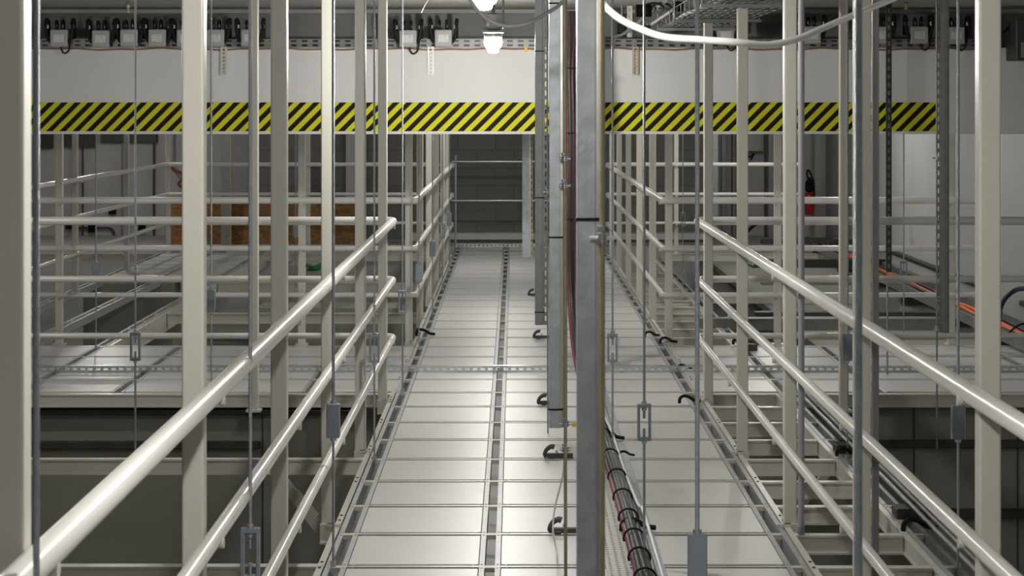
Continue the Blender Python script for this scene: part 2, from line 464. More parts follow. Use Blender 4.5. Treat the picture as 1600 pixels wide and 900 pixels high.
# ------------------------------------------------------------------ railings
PW = .0275
def rounded_post(x, y, z0, z1, h=PW, r=.006):
    pr = []
    for cx, cy, a0 in ((h - r, h - r, 0), (-h + r, h - r, 90), (-h + r, -h + r, 180), (h - r, -h + r, 270)):
        for k in range(4):
            a = math.radians(a0 + 30 * k); pr.append((x + cx + r * math.cos(a), y + cy + r * math.sin(a)))
    n = len(pr); vs = [(a, b, z0) for a, b in pr] + [(a, b, z1) for a, b in pr]
    fs = [tuple(range(n - 1, -1, -1)), tuple(range(n, 2 * n))]
    mb = MB().add(vs, fs)
    mb.add(vs, [(i, (i + 1) % n, n + (i + 1) % n, n + i) for i in range(n)])
    return mb
HTS = [(1.087, .026, 'top_rail'), (.727, .021, 'middle_rail'), (.376, .019, 'lower_rail')]
def railing(label, path, posts, rad=.09, loc=None):
    """posts: (x, y, side, z0) with side = direction (dx,dy) from the post to the rail"""
    root = empty('guard_railing', loc or (posts[0][0], posts[0][1], 0), label, 'railing')
    for h, r, nm in HTS:
        pp = arc_path([(x, y, h) for x, y in path], rad)
        part(MB().tube(pp, r, 18), nm, 'cream_rail', root)
    for x, y, (dx, dy), z0 in posts:
        p = part(rounded_post(x, y, z0, 2.302 if (x > 1 and y in (10.46, 12.3)) else CEIL), 'post', 'cream', root)
        for h, r, nm in HTS:
            br = MB()
            c = Vector((x, y, h - r * .85)); d = Vector((dx, dy, 0))
            br.cyl(c + d * (PW - .004), c + d * (.053 + r * .62), .010, 10)
            br.cyl(c + d * (.053 + r * .45), c + d * (.053 + r * .45 + .012), .0135, 12)
            part(br, 'rail_bracket', 'cream', p)
        ft = MB()
        if dy == 0:
            sx = 1 if dx > 0 else -1
            ft.box(min(x, x + sx * .06), max(x, x + sx * .06), y - .05, y - .04 + .012, .0045, .016).box(x - .03, x + .03, y - .055, y + .055, z0 - .008, z0)
            ft.box(x - .03, x + .03, y - .046, y - .028, z0, .016)
        else: ft.box(x - .045, x + .045, y - .045, y + .045, z0 - .008, z0 + .006)
        part(ft, 'post_foot', 'cream', p)
    return root
YR = 12.5
left_posts = [(-.797, y, (1, 0), -.06) for y in (3.2, 5.04, 6.87, 8.66, 10.5, 12.28)]
left_posts += [(-1.60, 12.445, (0, 1), -.075), (-3.45, 12.445, (0, 1), -.075)]
railing('cream three-rail guard railing on the near left, turning left along the cross walkway', [(-.744, 2.2), (-.744, YR), (-4.4, YR)], left_posts)
right_posts = [(1.182, y, (-1, 0), -.06) for y in (3.2, 5.04, 6.87, 8.66, 10.46, 12.3)]
right_posts += [(2.03, 12.445, (0, 1), -.075), (3.95, 12.445, (0, 1), -.075)]
railing('cream three-rail guard railing on the near right, turning right along the cross walkway', [(1.131, 2.2), (1.131, YR), (4.4, YR)], right_posts)
rear_l = [(-.794, y, (1, 0), -.06) for y in (15.27, 17.05, 18.85, 20.65, 22.45, 24.2)]
rear_l += [(-1.60, 15.252, (0, -1), .0), (-3.43, 15.252, (0, -1), .0)]
rear_l += [(-2.5, 24.552, (0, -1), 0), (-4.2, 24.552, (0, -1), 0), (-4.255, 19.6, (1, 0), 0), (-4.255, 22.2, (1, 0), 0)]
railing('cream railing round the left void beyond the cross walkway', [(-4.4, 15.2), (-.742, 15.2), (-.742, 24.5), (-4.2, 24.5), (-4.2, 16.6)], rear_l)
rear_r = [(1.17, y, (-1, 0), -.06) for y in (15.27, 17.05, 18.85, 20.65, 22.45, 24.2)]
rear_r += [(1.99, 15.252, (0, -1), .0), (3.3, 15.252, (0, -1), .0), (1.97, 24.552, (0, -1), 0), (3.35, 24.552, (0, -1), 0)]
railing('cream railing round the right void beyond the cross walkway', [(3.65, 15.2), (1.12, 15.2), (1.12, 24.5), (3.5, 24.5)], rear_r)
# silver barrier closing the far end
eb = empty('end_barrier', (.0, 26.4, 0), 'silver two-bar barrier in front of the grey blockwork at the walkway end', 'barrier')
for py in (252.5, 313.5): part(MB().cyl((X(706, 26.4), 26.4, Z(py, 26.4)), (X(880, 26.4), 26.4, Z(py, 26.4)), .016, 12), 'barrier_bar', 'zinc', eb)
for px in (712, 874): part(MB().cyl((X(px, 26.43), 26.43, 0), (X(px, 26.43), 26.43, 1.15), .014, 10), 'barrier_post', 'galv', eb)

# ------------------------------------------------------------------ hanger rods with turnbuckles
def make_rod(name='hanger_rod'):
    root = bpy.data.objects.new(name, None); col.objects.link(root)
    R = .0052
    MB().cyl((0, 0, .585), (0, 0, CEIL), R, 10).build('upper_rod', 'rod', root)
    MB().cyl((0, 0, .0), (0, 0, .545), R, 10).build('lower_rod', 'rod', root)
    t = MB()
    w, h, th = .0265, .068, .010
    t.bbox(-w, -w + th, -.011, .011, .57 - h, .57 + h, .002).bbox(w - th, w, -.011, .011, .57 - h, .57 + h, .002)
    t.bbox(-w, w, -.012, .012, .57 + h - .010, .57 + h + .004, .002).bbox(-w, w, -.012, .012, .57 - h - .004, .57 - h + .010, .002)
    tb = t.build('turnbuckle', 'turnbuckle', root)
    for z in (.57 + h + .004, .57 - h - .014, .57 + h - .022): MB().cyl((0, 0, z), (0, 0, z + .010), .010, 6).build('nut', 'zinc', tb)
    MB().cyl((0, 0, 0), (0, 0, .022), .012, 6).build('foot_nut', 'zinc', root)
    return root
rod0 = make_rod()
def make_rod_wide():
    """the same rod with a closed sheet box turnbuckle"""
    root = bpy.data.objects.new('hanger_rod', None); col.objects.link(root)
    R = .0062
    MB().cyl((0, 0, .62), (0, 0, CEIL), R, 10).build('upper_rod', 'rod', root)
    MB().cyl((0, 0, .0), (0, 0, .52), R * .8, 10).build('lower_rod', 'rod', root)
    tb = MB().bbox(-.026, .026, -.016, .016, .503, .637, .003).build('turnbuckle', 'turnbuckle', root)
    MB().cyl((0, 0, .637), (0, 0, .648), .012, 6).build('nut', 'zinc', tb); MB().cyl((0, 0, .492), (0, 0, .503), .012, 6).build('nut', 'zinc', tb)
    MB().cyl((0, 0, 0), (0, 0, .022), .012, 6).build('foot_nut', 'zinc', root)
    return root
rod1 = make_rod_wide()
GRP = 'threaded hanger rods with turnbuckles'
rows_l = {3.0: 'at the left edge of the photo', 5.55: 'third from the left edge of the photo', 7.9: 'beside the third near left post', 10.25: 'beside the fifth near left post',
          12.7: 'at the corner of the near left railing', 14.9: 'just beyond the cross walkway on the left', 17.4: 'beside the second rear left post', 19.8: 'beside the third rear left post', 21.9: 'near the far end of the rear left railing'}
used = {0: False, 1: False}
def place_rod(x, y, label, solid=False, rz=0):
    k = 1 if solid else 0; src = (rod0, rod1)[k]
    if not used[k]: o = src; used[k] = True
    else: o = copy_tree(src)
    o.location = (x, y, -.001); o.rotation_euler = (0, 0, rz)
    tag(o, label, 'hanger rod', GRP)
for y, w in rows_l.items():
    place_rod({5.55: -.724, 3.0: -.709, 7.9: -.706, 10.25: -.708}.get(y, -.70), y, 'hanger rod on the left walkway edge, ' + w, solid=y in (7.9, 14.9, 17.4, 21.9), rz=PI / 2 if y in (10.25,) and False else 0)
rows_r = {3.0: 'nearest, in front of the third right post', 5.5: 'box turnbuckle at the bottom of the photo', 7.86: 'bright, second right of the galvanised post',
          10.27: 'thin, first right of the galvanised post'}
for y, w in rows_r.items():
    place_rod(X({3.0: 1341, 5.5: 1089.5, 7.86: 1006.5, 10.27: 957}[y], y), y, 'hanger rod over the right walkway half, ' + w, solid=y in (5.5, 3.0))
place_rod(X(211.5, 10.33), 10.33, 'thin hanger rod with open turnbuckle hanging free over the dark left void')
place_rod(X(330, 12.75), 12.75, 'thin hanger rod at the front edge of the left cross walkway', True)
place_rod(X(150, 15.0), 15.0, 'thin hanger rod at far left by the back edge of the cross walkway', True)
place_rod(X(462, 20.0), 20.0, 'thin hanger rod over the left void beyond the cross walkway', True)
place_rod(X(1497, 7.86), 7.86, 'hanger rod with box turnbuckle between the two rightmost posts', True)
place_rod(X(1324, 10.3), 10.3, 'hanger rod with dark turnbuckle half hidden by the third right post', True)
place_rod(X(1412, 15.05), 15.05, 'thin hanger rod in front of the white right wall')
place_rod(X(1067, 21.9), 21.9, 'thin far hanger rod seen between the rear right posts')
for i, y in enumerate((14.9, 17.3)):
    place_rod(.505, y, 'hanger rod beyond the cross walkway, hidden behind the galvanised post' + (' further back' if i else ''))

# ------------------------------------------------------------------ galvanised strut posts
def strut_post(x0, y, zb, label, face=.053, ties=(), m='galv', flip=False):
    """channel hanging from the ceiling: plain face to the viewer, slotted flank on its right"""
    root = empty('strut_post', (x0 + face / 2, y, zb), label, 'strut post', 'galvanised strut posts')
    d = .041
    mb = MB()
    r = .005
    mb.bbox(x0, x0 + face, y, y + .004, zb, CEIL, .0015)
    mb.box(x0, x0 + .003, y + .003, y + d, zb, CEIL)
    mb.box(x0 + face - .003, x0 + face, y + .003, y + .012, zb, CEIL)
    part(mb, 'channel_body', m, root)
    q = y / 5.6 if y < 5 else 1.0
    lx = x0 - .008 * q if flip else x0 + face
    lip = MB().box(lx, lx + .008 * q, y + .006, y + .010, zb, CEIL)
    part(lip, 'side_lip', 'zinc' if m == 'galv' else m, root)
    L = CEIL - zb
    sl = MB().slotted(2, ((x0 - .017 * q) if flip else (x0 + face + .017 * q), y + .016, zb + L / 2), L, .018 * q, .003, .028, .022, .005 * q, 1)
    part(sl, 'slotted_flank', 'brass' if m == 'galv' else 'galv_dark', root)
    for z in ties:
        part(MB().box(x0 - .002, x0 + face + .010, y - .0025, y + d, z - .003, z + .003), 'cable_tie', 'rubber', root)
    return root
strut_post(X(901.5, 3.6), 3.6, .6, 'nearest galvanised strut post, standing out bright in the centre', ties=(Z(343, 3.6),), face=.034)
strut_post(X(858, 7.4), 7.4, Z(669, 7.4), 'second galvanised strut post hanging left of the nearest one', ties=(Z(371, 7.4), Z(640, 7.4), Z(5, 7.4)), face=.041)
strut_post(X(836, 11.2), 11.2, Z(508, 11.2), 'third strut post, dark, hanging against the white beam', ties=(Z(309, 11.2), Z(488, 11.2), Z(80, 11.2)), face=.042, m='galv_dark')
strut_post(X(816, 16.0), 16.0, Z(402, 16.0), 'furthest strut post, seen only below the white beam', face=.058, m='galv')
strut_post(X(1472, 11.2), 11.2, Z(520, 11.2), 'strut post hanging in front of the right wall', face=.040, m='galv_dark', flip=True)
# threaded rods beside them
def plain_rod(px0, px1, y, zb, label, r=.006, m='brass', clamps=(), zt=CEIL):
    root = empty('threaded_rod', (X(px1, y), y, zb), label, 'threaded rod')
    part(MB().cyl((X(px1, y), y, zb), (X(px0, y), y, zt), r, 10), 'rod', m, root)
    for py in clamps:
        c = Vector((X(px0 + (px1 - px0) * py / 900, y), y, Z(py, y)))
        mb = MB().cyl(c - Vector((0, 0, .009)), c + Vector((0, 0, .009)), r * 2.2, 6).cyl(c - Vector((.022, 0, 0)), c + Vector((.022, 0, 0)), r * .8, 8)
        mb.cyl(c + Vector((-.004, -.012, .012)), c + Vector((-.004, -.012, .022)), r * 1.4, 8)
        part(mb, 'wing_nut', 'zinc', root)
    return root
plain_rod(940.5, 941, 3.57, 0, 'yellowish rod standing tight against the right side of the nearest galvanised post', .0044, clamps=(372,))
plain_rod(881.5, 884, 7.32, 0, 'yellowish rod running down past the lower end of the second galvanised post', .0062, clamps=(248, 290, 662, 702))
plain_rod(855, 856, 11.1, 0, 'thin rod beside the dark third strut post', .004, 'galv_dark', clamps=(300, 480))
plain_rod(1463.5, 1464, 11.1, -.085, 'thin rod with bright nut beside the strut post by the right wall', .005, 'galv_dark', clamps=(247, 515))

# perforated strip and conduits at right
ps = empty('perforated_strip', (X(1389, 13.5), 13.5, Z(425, 13.5)), 'dark perforated steel strip hanging in front of the white right wall', 'perforated strip')
zb = Z(425, 13.5)
part(MB().slotted(2, (X(1389, 13.5), 13.5, (zb + CEIL) / 2), CEIL - zb, .036, .004, .03, .025, .010, 1), 'slotted_strip', 'steel_dk', ps)
part(MB().box(X(1389, 13.5) - .018, X(1389, 13.5) + .018, 13.515, 13.52, zb, CEIL), 'backing', 'galv_dark', ps)
part(MB().cyl((X(1387, 13.5), 13.51, 0), (X(1387, 13.5), 13.51, zb + .01), .006, 8), 'rod', 'rod', ps)
def conduit(px, y, zb, r, label, m='galv'):
    root = empty('conduit_pipe', (X(px, y), y, zb), label, 'pipe', 'vertical grey conduits')
    part(MB().cyl((X(px, y), y, zb), (X(px, y), y, CEIL), r, 16), 'pipe', m, root)
    part(MB().cyl((X(px, y), y, zb - .0), (X(px, y), y, zb + .03), r * 1.12, 16), 'end_collar', 'galv_dark', root)
M['pvc'] = mat('mid grey plastic pipe', (.33, .335, .345), .4)
M['pvc_dk'] = mat('dark grey plastic pipe', (.22, .22, .21), .4)
conduit(1252, 8.5, 0, .0135, 'mid grey vertical pipe standing just right of the fourth right railing post', 'pvc')
conduit(1367.5, 7.3, 0, .0138, 'darker grey vertical pipe just right of the third right railing post', 'pvc_dk')

# ------------------------------------------------------------------ beam dressing: hazard tape, tray, boxes
y = YB - .009
tp = MB().box(-.0, X(1463, YB) - X(-60, YB), 0, .006, 0, Z(160, YB) - Z(205, YB))
o = tp.build('hazard_tape', 'hazard'); o.location = (X(-60, YB), YB - .0065, Z(205, YB))
tag(o, 'black and yellow diagonal striped warning band across the low white beam', 'warning stripe')

tr = MB()
x0, x1 = X(40, YB), X(1560, YB)
zt0, zt1 = 2.201, 2.262
tr.slotted(0, ((x0 + x1) / 2, YB + .02, 2.248), x1 - x0, .028, .003, .040, .035, .008, 1)
tr.slotted(0, ((x0 + x1) / 2, YB + .02, 2.218), x1 - x0, .034, .003, .040, .035, .010, 1)
tr.box(x0, x1, YB + .022, YB + .10, zt0, zt0 + .003)
o = tag(tr.build('cable_tray', 'tray_steel', None, ((x0 + x1) / 2, YB + .05, zt0)), 'long slotted galvanised cable tray along the top of the white beam', 'cable tray')
mb = MB(); xx = x0
part(MB().box(x0, x1, YB + .06, YB + .066, zt0 + .003, zt1 + .01), 'tray_back', 'steel_dk', o)
def wav(x): return .004 * math.sin(x * 5.1) + .003 * math.sin(x * 13.7)
o = MB().tube([(x0 + (x1 - x0) * i / 120, YB - .006 , 2.192 + wav(i * .09)) for i in range(121)], .006, 8).build('orange_conduit', 'orange_dull')
tag(o, 'thin dull orange cable running along the lower edge of the beam tray', 'cable')
tg = MB().cbox((X(822, YB), YB - .016, 2.192), (.022, .012, .034)).build('cable_tag', 'yellow_tag'); tag(tg, 'small yellow tag on the orange cable left of the strut posts', 'tag')

def make_box(loop):
    """junction box with cables; origin at its lower back centre"""
    r = bpy.data.objects.new('junction_box', None); col.objects.link(r)
    s = .0595
    b = MB(); b.bbox(-s, s, -.05, -.006, 0, .118, .006); b.build('box_body', 'box', r)
    lp = MB().box(-.036, .036, -.0515, -.0495, .032, .085).build('label_plate', 'label', r)
    for dx, h in ((-.022, .062), (.018, .066)):
        c = MB().tube(smooth_path([(dx, -.03, .112), (dx * 1.05, -.036, .15), (dx * 1.1, -.024, .112 + h), (dx * 1.15, .01, .118 + h), (dx * 1.15, .036, .1 + h), (dx * 1.15, .046, .06)], 4), .0075, 8).build('thin_cable', 'rubber', r)
        MB().cyl((dx * 1.05, -.033, .135), (dx * 1.08, -.031, .152), .0088, 8).build('marker_sleeve', 'sleeve', c)
    for sx in (-1, 1):
        xs = sx * .088
        c = MB().tube(smooth_path([(sx * .052, -.02, .03), (sx * .075, -.022, .055), (xs, -.026, .11), (xs + sx * .002, -.032, .15), (xs + sx * .004, -.014, .182), (xs + sx * .004, .016, .186), (xs, .038, .16), (xs, .044, .06)], 4), .0135, 10).build('thick_cable', 'rubber', r)
        MB().cyl((xs, -.0265, .128), (xs + sx * .001, -.029, .15), .0155, 10).build('marker_sleeve', 'sleeve', c)
    if loop:
        MB().tube(smooth_path([(.012, -.03, .004), (.014, -.03, -.02), (.035, -.03, -.045), (.062, -.03, -.03), (.072, -.03, .0), (.078, -.026, .05)], 5), .0055, 8).build('cable_loop', 'rubber', r)
    MB().cbox((0, .0, .06), (.06, .02, .08)).build('mount_bracket', 'galv_dark', r)
    return r
bA, bB = make_box(True), make_box(False)
boxes = [(94, 1, 'leftmost grey junction box on the beam tray'), (159, 0, 'second grey junction box from the left on the beam tray'), (203, 0, 'third grey junction box from the left on the beam tray'),
         (247, 0, 'fourth grey junction box from the left on the beam tray'), (291, 0, 'grey junction box on the beam tray half hidden behind the first clear railing post'), (338, 0, 'grey junction box on the beam tray right of the first clear left post'),
         (391, 0, 'grey junction box on the beam tray behind the thin rear post'), (638, 1, 'grey junction box with hanging loop left of the ceiling lamps'), (693, 0, 'grey junction box just left of the lower ceiling lamp'),
         (1133, 1, 'grey junction box under the sagging white cable, between two right posts'), (1268, 0, 'grey junction box behind the mid grey pipe on the right'), (1376, 0, 'grey junction box behind the dark perforated strip'),
         (1435, 1, 'grey junction box with hanging loop left of the right strut post'), (1492, 1, 'rightmost grey junction box, behind a thin hanger rod')]
ub = {0: False, 1: False}
for px, lp, lab in boxes:
    src = bA if lp else bB
    if not ub[lp]: o = src; ub[lp] = True
    else: o = copy_tree(src)
    yb = YB + .004
    o.location = (X(px, yb), yb - .0, Z(73.5, yb) + random.uniform(-.004, .004) + (.02 if px > 1100 else 0))
    tag(o, lab, 'junction box', 'grey junction boxes on the beam tray')
# brackets on the beam face
for px, lab, m in ((350, 'pale slotted bracket on the beam face below the left junction boxes', 'alu'), (673, 'pale slotted bracket on the beam face left of the lamps', 'alu'), (993, 'yellowish slotted bracket on the beam face right of the galvanised post', 'brass')):
    x = X(px, YB); z1, z0 = Z(73, YB), Z(117, YB)
    mb = MB().slotted(2, (x, YB - .012, (z0 + z1) / 2), z1 - z0, .038, .003, .016, .010, .010, 1).box(x - .022, x - .019, YB - .0135, YB, z0, z1).box(x + .019, x + .022, YB - .0135, YB, z0, z1)
    tag(mb.build('slotted_bracket', m, None, (x, YB, z0)), lab, 'bracket', 'slotted brackets on the beam')

# ------------------------------------------------------------------ lamps
def make_lamp(mname):
    """bulkhead lamp; origin at the ceiling fixing, globe bottom at z = -DROP"""
    r = bpy.data.objects.new('caged_lamp', None); col.objects.link(r)
    MB().lathe((0, 0, -.255), [(.030, .0), (.056, .012), (.058, .03), (.058, .11), (.052, .122), (.02, .124), (.012, .13), (.012, .255)]).build('lamp_housing', 'lamp_body', r)
    MB().lathe((0, 0, -.275), [(.062, 0), (.066, .006), (.066, .016), (.058, .02)]).build('lamp_flange', 'lamp_body', r)
    MB().lathe((0, 0, -.415), [(.010, 0), (.024, .003), (.031, .012), (.034, .030), (.046, .042), (.052, .060), (.052, .092), (.046, .100)], 24).build('lamp_globe', mname, r)
    MB().lathe((0, 0, -.314), [(.044, 0), (.052, .006), (.054, .04)], 24).build('lamp_collar', 'lamp_body', r)
    cg = MB()
    for k in range(6):
        a = PI / 6 + k * PI / 3
        cg.tube([(.063 * math.cos(a), .063 * math.sin(a), -.275), (.063 * math.cos(a), .063 * math.sin(a), -.335)], .0022, 6)
    ring = [(.063 * math.cos(2 * PI * i / 24), .063 * math.sin(2 * PI * i / 24), -.335) for i in range(25)]
    cg.tube(ring, .0022, 6, False)
    cg.build('lamp_cage', 'zinc', r)
    return r
L0 = make_lamp('lamp')
lamps = [(X(770.5, 12.4), 12.4, Z(83, 12.4), 'lower of two glowing caged lamps, in front of the white beam'), (X(756.5, 8.15), 8.15, Z(16, 8.15), 'upper glowing lamp at the top edge of the photo'),
         (-.14, 3.75, 2.2, 'glowing caged lamp above the near walkway'), (-.14, .5, 2.3, 'glowing caged lamp above and behind the viewpoint'),
         (-.14, 17.4, 2.22, 'glowing caged lamp hidden behind the white beam'), (-.14, 22.2, 2.22, 'glowing caged lamp above the far walkway')]
for i, (x, y, zb, lab) in enumerate(lamps):
    o = L0 if i == 0 else copy_tree(L0)
    o.location = (x, y, zb + .415); tag(o, lab, 'lamp', 'caged bulkhead lamps')
    dz = CEIL - (zb + .415)
    if dz > .005: MB().cyl((0, 0, 0), (0, 0, dz), .012, 10).build('lamp_stem', 'lamp_body', o)
    elif dz < -.005: o.location.z = CEIL; o.scale = (1, 1, (CEIL - zb) / .415)
L1, L2 = make_lamp('lamp_fill_soft'), make_lamp('lamp_fill_dim')  # unseen lamps, added to brighten the sides and the areas behind the beam
far = [(-5.0, 24.6, 1, 'unseen added lamp brightening the far left void'), (2.7, 16.4, 1, 'unseen added lamp brightening the right void just behind the beam'), (2.9, 23, 1, 'unseen added lamp brightening the far right void'),
       (-3.0, 16.6, 2, 'unseen added lamp brightening the left void just behind the beam'), (-3.5, 10.6, 1, 'unseen added lamp above the dark left void, brightening the beam'), (3.2, 6.2, 2, 'unseen added lamp brightening the right side above the dark void')]
seen_l = set()
for x, y, k, lab in far:
    src = (L1, L2)[k - 1]
    o = src if k not in seen_l else copy_tree(src); seen_l.add(k)
    o.location = (x, y, CEIL); tag(o, lab, 'lamp', 'caged bulkhead lamps')
cd = MB().cyl((X(786, 12.4), 12.46, CEIL - .0), (X(786, 12.4), 12.46, Z(45, 12.4)), .008, 8).build('conduit_drop', 'galv_dark'); tag(cd, 'thin dark conduit dropping beside the lower lamp', 'pipe')

# ------------------------------------------------------------------ overhead cables
def cable(name, pts, r, m, label, n=6, seg=10):
    o = MB().tube(smooth_path(pts, n), r, seg).build(name, m, None, pts[0]); return tag(o, label, 'cable')
wp = [(885, -290, 4.6), (895, -160, 4.55), (912, -50, 4.5), (935, -3, 4.5), (965, 27, 4.5), (1000, 45, 4.5), (1040, 58, 4.5), (1095, 62, 4.5), (1150, 66, 4.52), (1200, 70, 4.6), (1245, 61, 4.7), (1295, 40, 4.85), (1345, 19, 5.0), (1400, -4, 5.2), (1470, -36, 5.4), (1530, -110, 5.5), (1540, -205, 5.5)]
cable('white_cable', [pt(*p) for p in wp], .0082, 'cable_white', 'thick white cable sagging in front at the top right')
gp = [(680, -170, 6), (705, -60, 6), (733, -4, 6), (752, 22, 6), (775, 37, 6), (800, 41, 6), (825, 36, 6), (852, 22, 6.1), (880, 1, 6.2), (905, -50, 6.3), (910, -170, 6.35)]
cable('grey_cable', [pt(*p) for p in gp], .0062, 'cable_lgrey', 'light grey cable sagging past the ceiling lamps')
tp_ = [(658, 20, 12.5), (664, 8, 12.5), (671, -4, 12.5), (672, -8, 12.5)]
cable('loose_wire', [pt(*p) for p in tp_], .003, 'cable_lgrey', 'short loose pale wire end hanging from the ceiling left of the lamps')

# cable bundle: from the ceiling down, then along the walkway
cb = empty('cable_bundle', (.49, 9, 0), 'dark bundle of power cables dropping behind the galvanised post and running along the walkway', 'cable bundle')
base = [Vector((.385, 13.55, 2.43)), Vector((.385, 13.5, 2.27)), Vector((.375, 13.42, 2.0)), Vector((.385, 13.4, 1.6)), Vector((.385, 13.4, 1.0)), Vector((.388, 13.35, .6)), Vector((.40, 13.1, .33)), Vector((.425, 12.6, .13)), Vector((.455, 11.8, .05)), Vector((.475, 10.8, .04)), Vector((.485, 9.6, .04)), Vector((.487, 8.5, .04)), Vector((.487, 7.4, .04)), Vector((.487, 6.2, .04))]
offs = [(-.034, .0, 'cable_red'), (-.020, .016, 'cable_grey'), (-.016, -.012, 'cable_grey'), (.0, .022, 'cable_grey'), (.0, -.006, 'cable_grey'), (.018, .014, 'cable_grey'), (.022, -.012, 'cable_plum'), (.036, .002, 'cable_grey')]
for k, (dx, dz, m) in enumerate(offs):
    pp = []
    for i, b in enumerate(base):
        vert = max(0, min(1, (b.z - .15) / .4))
        wob = .005 * math.sin(i * 1.7 + k * 2.1)
        pp.append(b + Vector((dx * .72 + wob * .7, dz * 1.2 * vert, dz * (1 - vert) + (1 - vert) * 0)))
    c = part(MB().tube(smooth_path(pp, 5), .0125, 8), 'power_cable', m, cb, 'dull red cable' if m == 'cable_red' else None)
tie_b = MB()
for yy in (12.2, 11.3, 10.75, 10.1, 9.55, 9.05, 8.6, 8.2, 7.85, 7.5):
    i = min(range(len(base)), key=lambda q: abs(base[q].y - yy))
    x = .487 - max(0, (yy - 9.6)) * .012
    ring = [(x + .0425 * math.cos(t * PI / 9), yy + .01 * math.sin(t * PI / 9), .045 + .038 * math.sin(t * PI / 9)) for t in range(-1, 11)]
    part(MB().tube(ring, .0045, 6), 'cable_tie', 'rubber', cb, 'black tie')
for zz in (2.05, 1.62, 1.05, .75):
    ring = [(.382 + .036 * math.cos(t * PI / 9), 13.41 + .04 * math.sin(t * PI / 9), zz) for t in range(19)]
    part(MB().tube(ring, .004, 6), 'cable_tie', 'rubber', cb, 'black tie')
wl = [(.47, 13.0, .05), (.50, 11.6, .052), (.522, 10.8, .055), (.528, 10.0, .05), (.535, 9.4, .045), (.548, 8.9, .04), (.542, 8.5, .10), (.553, 8.1, .06), (.558, 7.6, .035), (.56, 6.9, .02)]
cable('white_cable', wl, .0075, 'cable_white', 'thin white cable lying along the right side of the dark cable bundle')
# big black straps on the bundle
def strap(px, py, y, s, label):
    c = pt(px, py, y); c.z = max(c.z, .012)
    mb = MB()
    pts = [c + Vector((-.05 * s, 0, .0)), c + Vector((-.046 * s, -.005, .035 * s)), c + Vector((-.02 * s, -.01, .055 * s)), c + Vector((.02 * s, -.006, .048 * s)), c + Vector((.06 * s, 0, .022 * s)), c + Vector((.11 * s, 0, .014 * s))]
    mb.tube(smooth_path(pts, 4), .0125 * s, 8)
    tag(mb.build('cable_strap', 'rubber', None, c), label, 'strap', 'black hook straps on the deck')
straps = [(988, 835, 8.5, .9, 'black hook strap round the bundle near the bottom of the photo'), (950, 690, 10.8, .8, 'black hook strap on the bundle beside the nearest strut post'),
          (975, 716, 10.3, .5, 'small black strap end right of the bundle, mid walkway'), (1072, 632, 12.15, .8, 'black hook strap at the corner foot of the near right railing'), (1040, 538, 15.2, .8, 'black hook strap at the foot of the rear right corner post'),
          (1015, 526, 15.6, .7, 'black hook strap on the right edge channel behind the cross walkway'), (1066, 580, 13.7, .6, 'black hook strap at the right end where the strut meets the edge channel'),
          (1318, 712, 10.3, .7, 'black hook strap on the outer beam of the bare frame, further one'), (1428, 833, 8.5, .9, 'black hook strap on the outer beam of the bare frame, nearer one'),
          (660, 526, 15.7, .9, 'black hook strap on the left edge channel behind the cross walkway'), (1155, 538, 15.1, .9, 'black hook strap at the back edge of the right cross walkway')]
for s_ in straps: strap(*s_)
# perforated plate and strip beside the bundle
pm = MB()
for i in range(3):
    pm.slotted(1, (.375 + .03 * i, 8.6, .008), 3.6, .030, .003, .014, .020, .009, 2)
pm.box(.359, .362, 6.8, 10.4, .001, .0065).box(.448, .451, 6.8, 10.4, .001, .0065)
tag(pm.build('perforated_plate', 'alu', None, (.405, 8.6, 0)), 'flat perforated metal plate lying left of the cable bundle', 'perforated plate')
sm = MB().bbox(.548, .585, 6.6, 13.3, .001, .012, .002)
tag(sm.build('flat_strip', 'galv', None, (.566, 9.8, 0)), 'flat grey metal strip lying right of the cable bundle', 'metal strip')
# cast clamps reaching over the deck
def make_clamp():
    r = bpy.data.objects.new('deck_clamp', None); col.objects.link(r)
    MB().bbox(-.01, .125, -.012, .012, .004, .026, .003).bbox(.0, .03, -.014, .014, .0, .012, .003).build('clamp_bar', 'dark_clamp', r)
    pp = smooth_path([(-.012, 0, .006), (-.02, 0, .018), (-.014, 0, .036), (.0, 0, .052), (.018, 0, .060), (.03, 0, .056)], 4)
    MB().tube(pp, [.008 + .006 * i / len(pp) for i in range(len(pp))], 10).build('clamp_hook', 'dark_clamp', r)
    MB().cyl((.042, 0, .026), (.042, 0, .042), .006, 8).build('clamp_screw', 'zinc', r)
    return r
c0 = make_clamp()
cl_pos = [(866, 833, 8.5, 'nearest dark cast clamp on the deck, left of the bright strut post'), (857, 716, 10.32, 'second dark cast clamp on the deck'), (846, 633, 12.15, 'third dark cast clamp, below the second strut post'), (838, 530, 15.6, 'fourth dark cast clamp, just beyond the cross walkway'), (829, 462, 19.1, 'furthest dark cast clamp on the far walkway')]
for i, (px, py, y, lab) in enumerate(cl_pos):
    o = c0 if i == 0 else copy_tree(c0)
    o.location = (X(px, y), y, .0); tag(o, lab, 'clamp', 'dark cast clamps on the deck')
cable('tie_wire', [pt(884, 690, 7.4), pt(880, 740, 7.45), pt(868, 790, 7.7), pt(864, 830, 8.1), pt(872, 868, 8.08), pt(876, 880, 8.0)], .0035, 'cable_white', 'thin white wire hanging from the yellowish rod to the deck')
tgo = MB().cbox(pt(897, 664, 11.2), (.024, .008, .02)).build('cable_tag', 'yellow_tag'); tag(tgo, 'small yellow tag on the cable bundle beside the strut posts', 'tag')

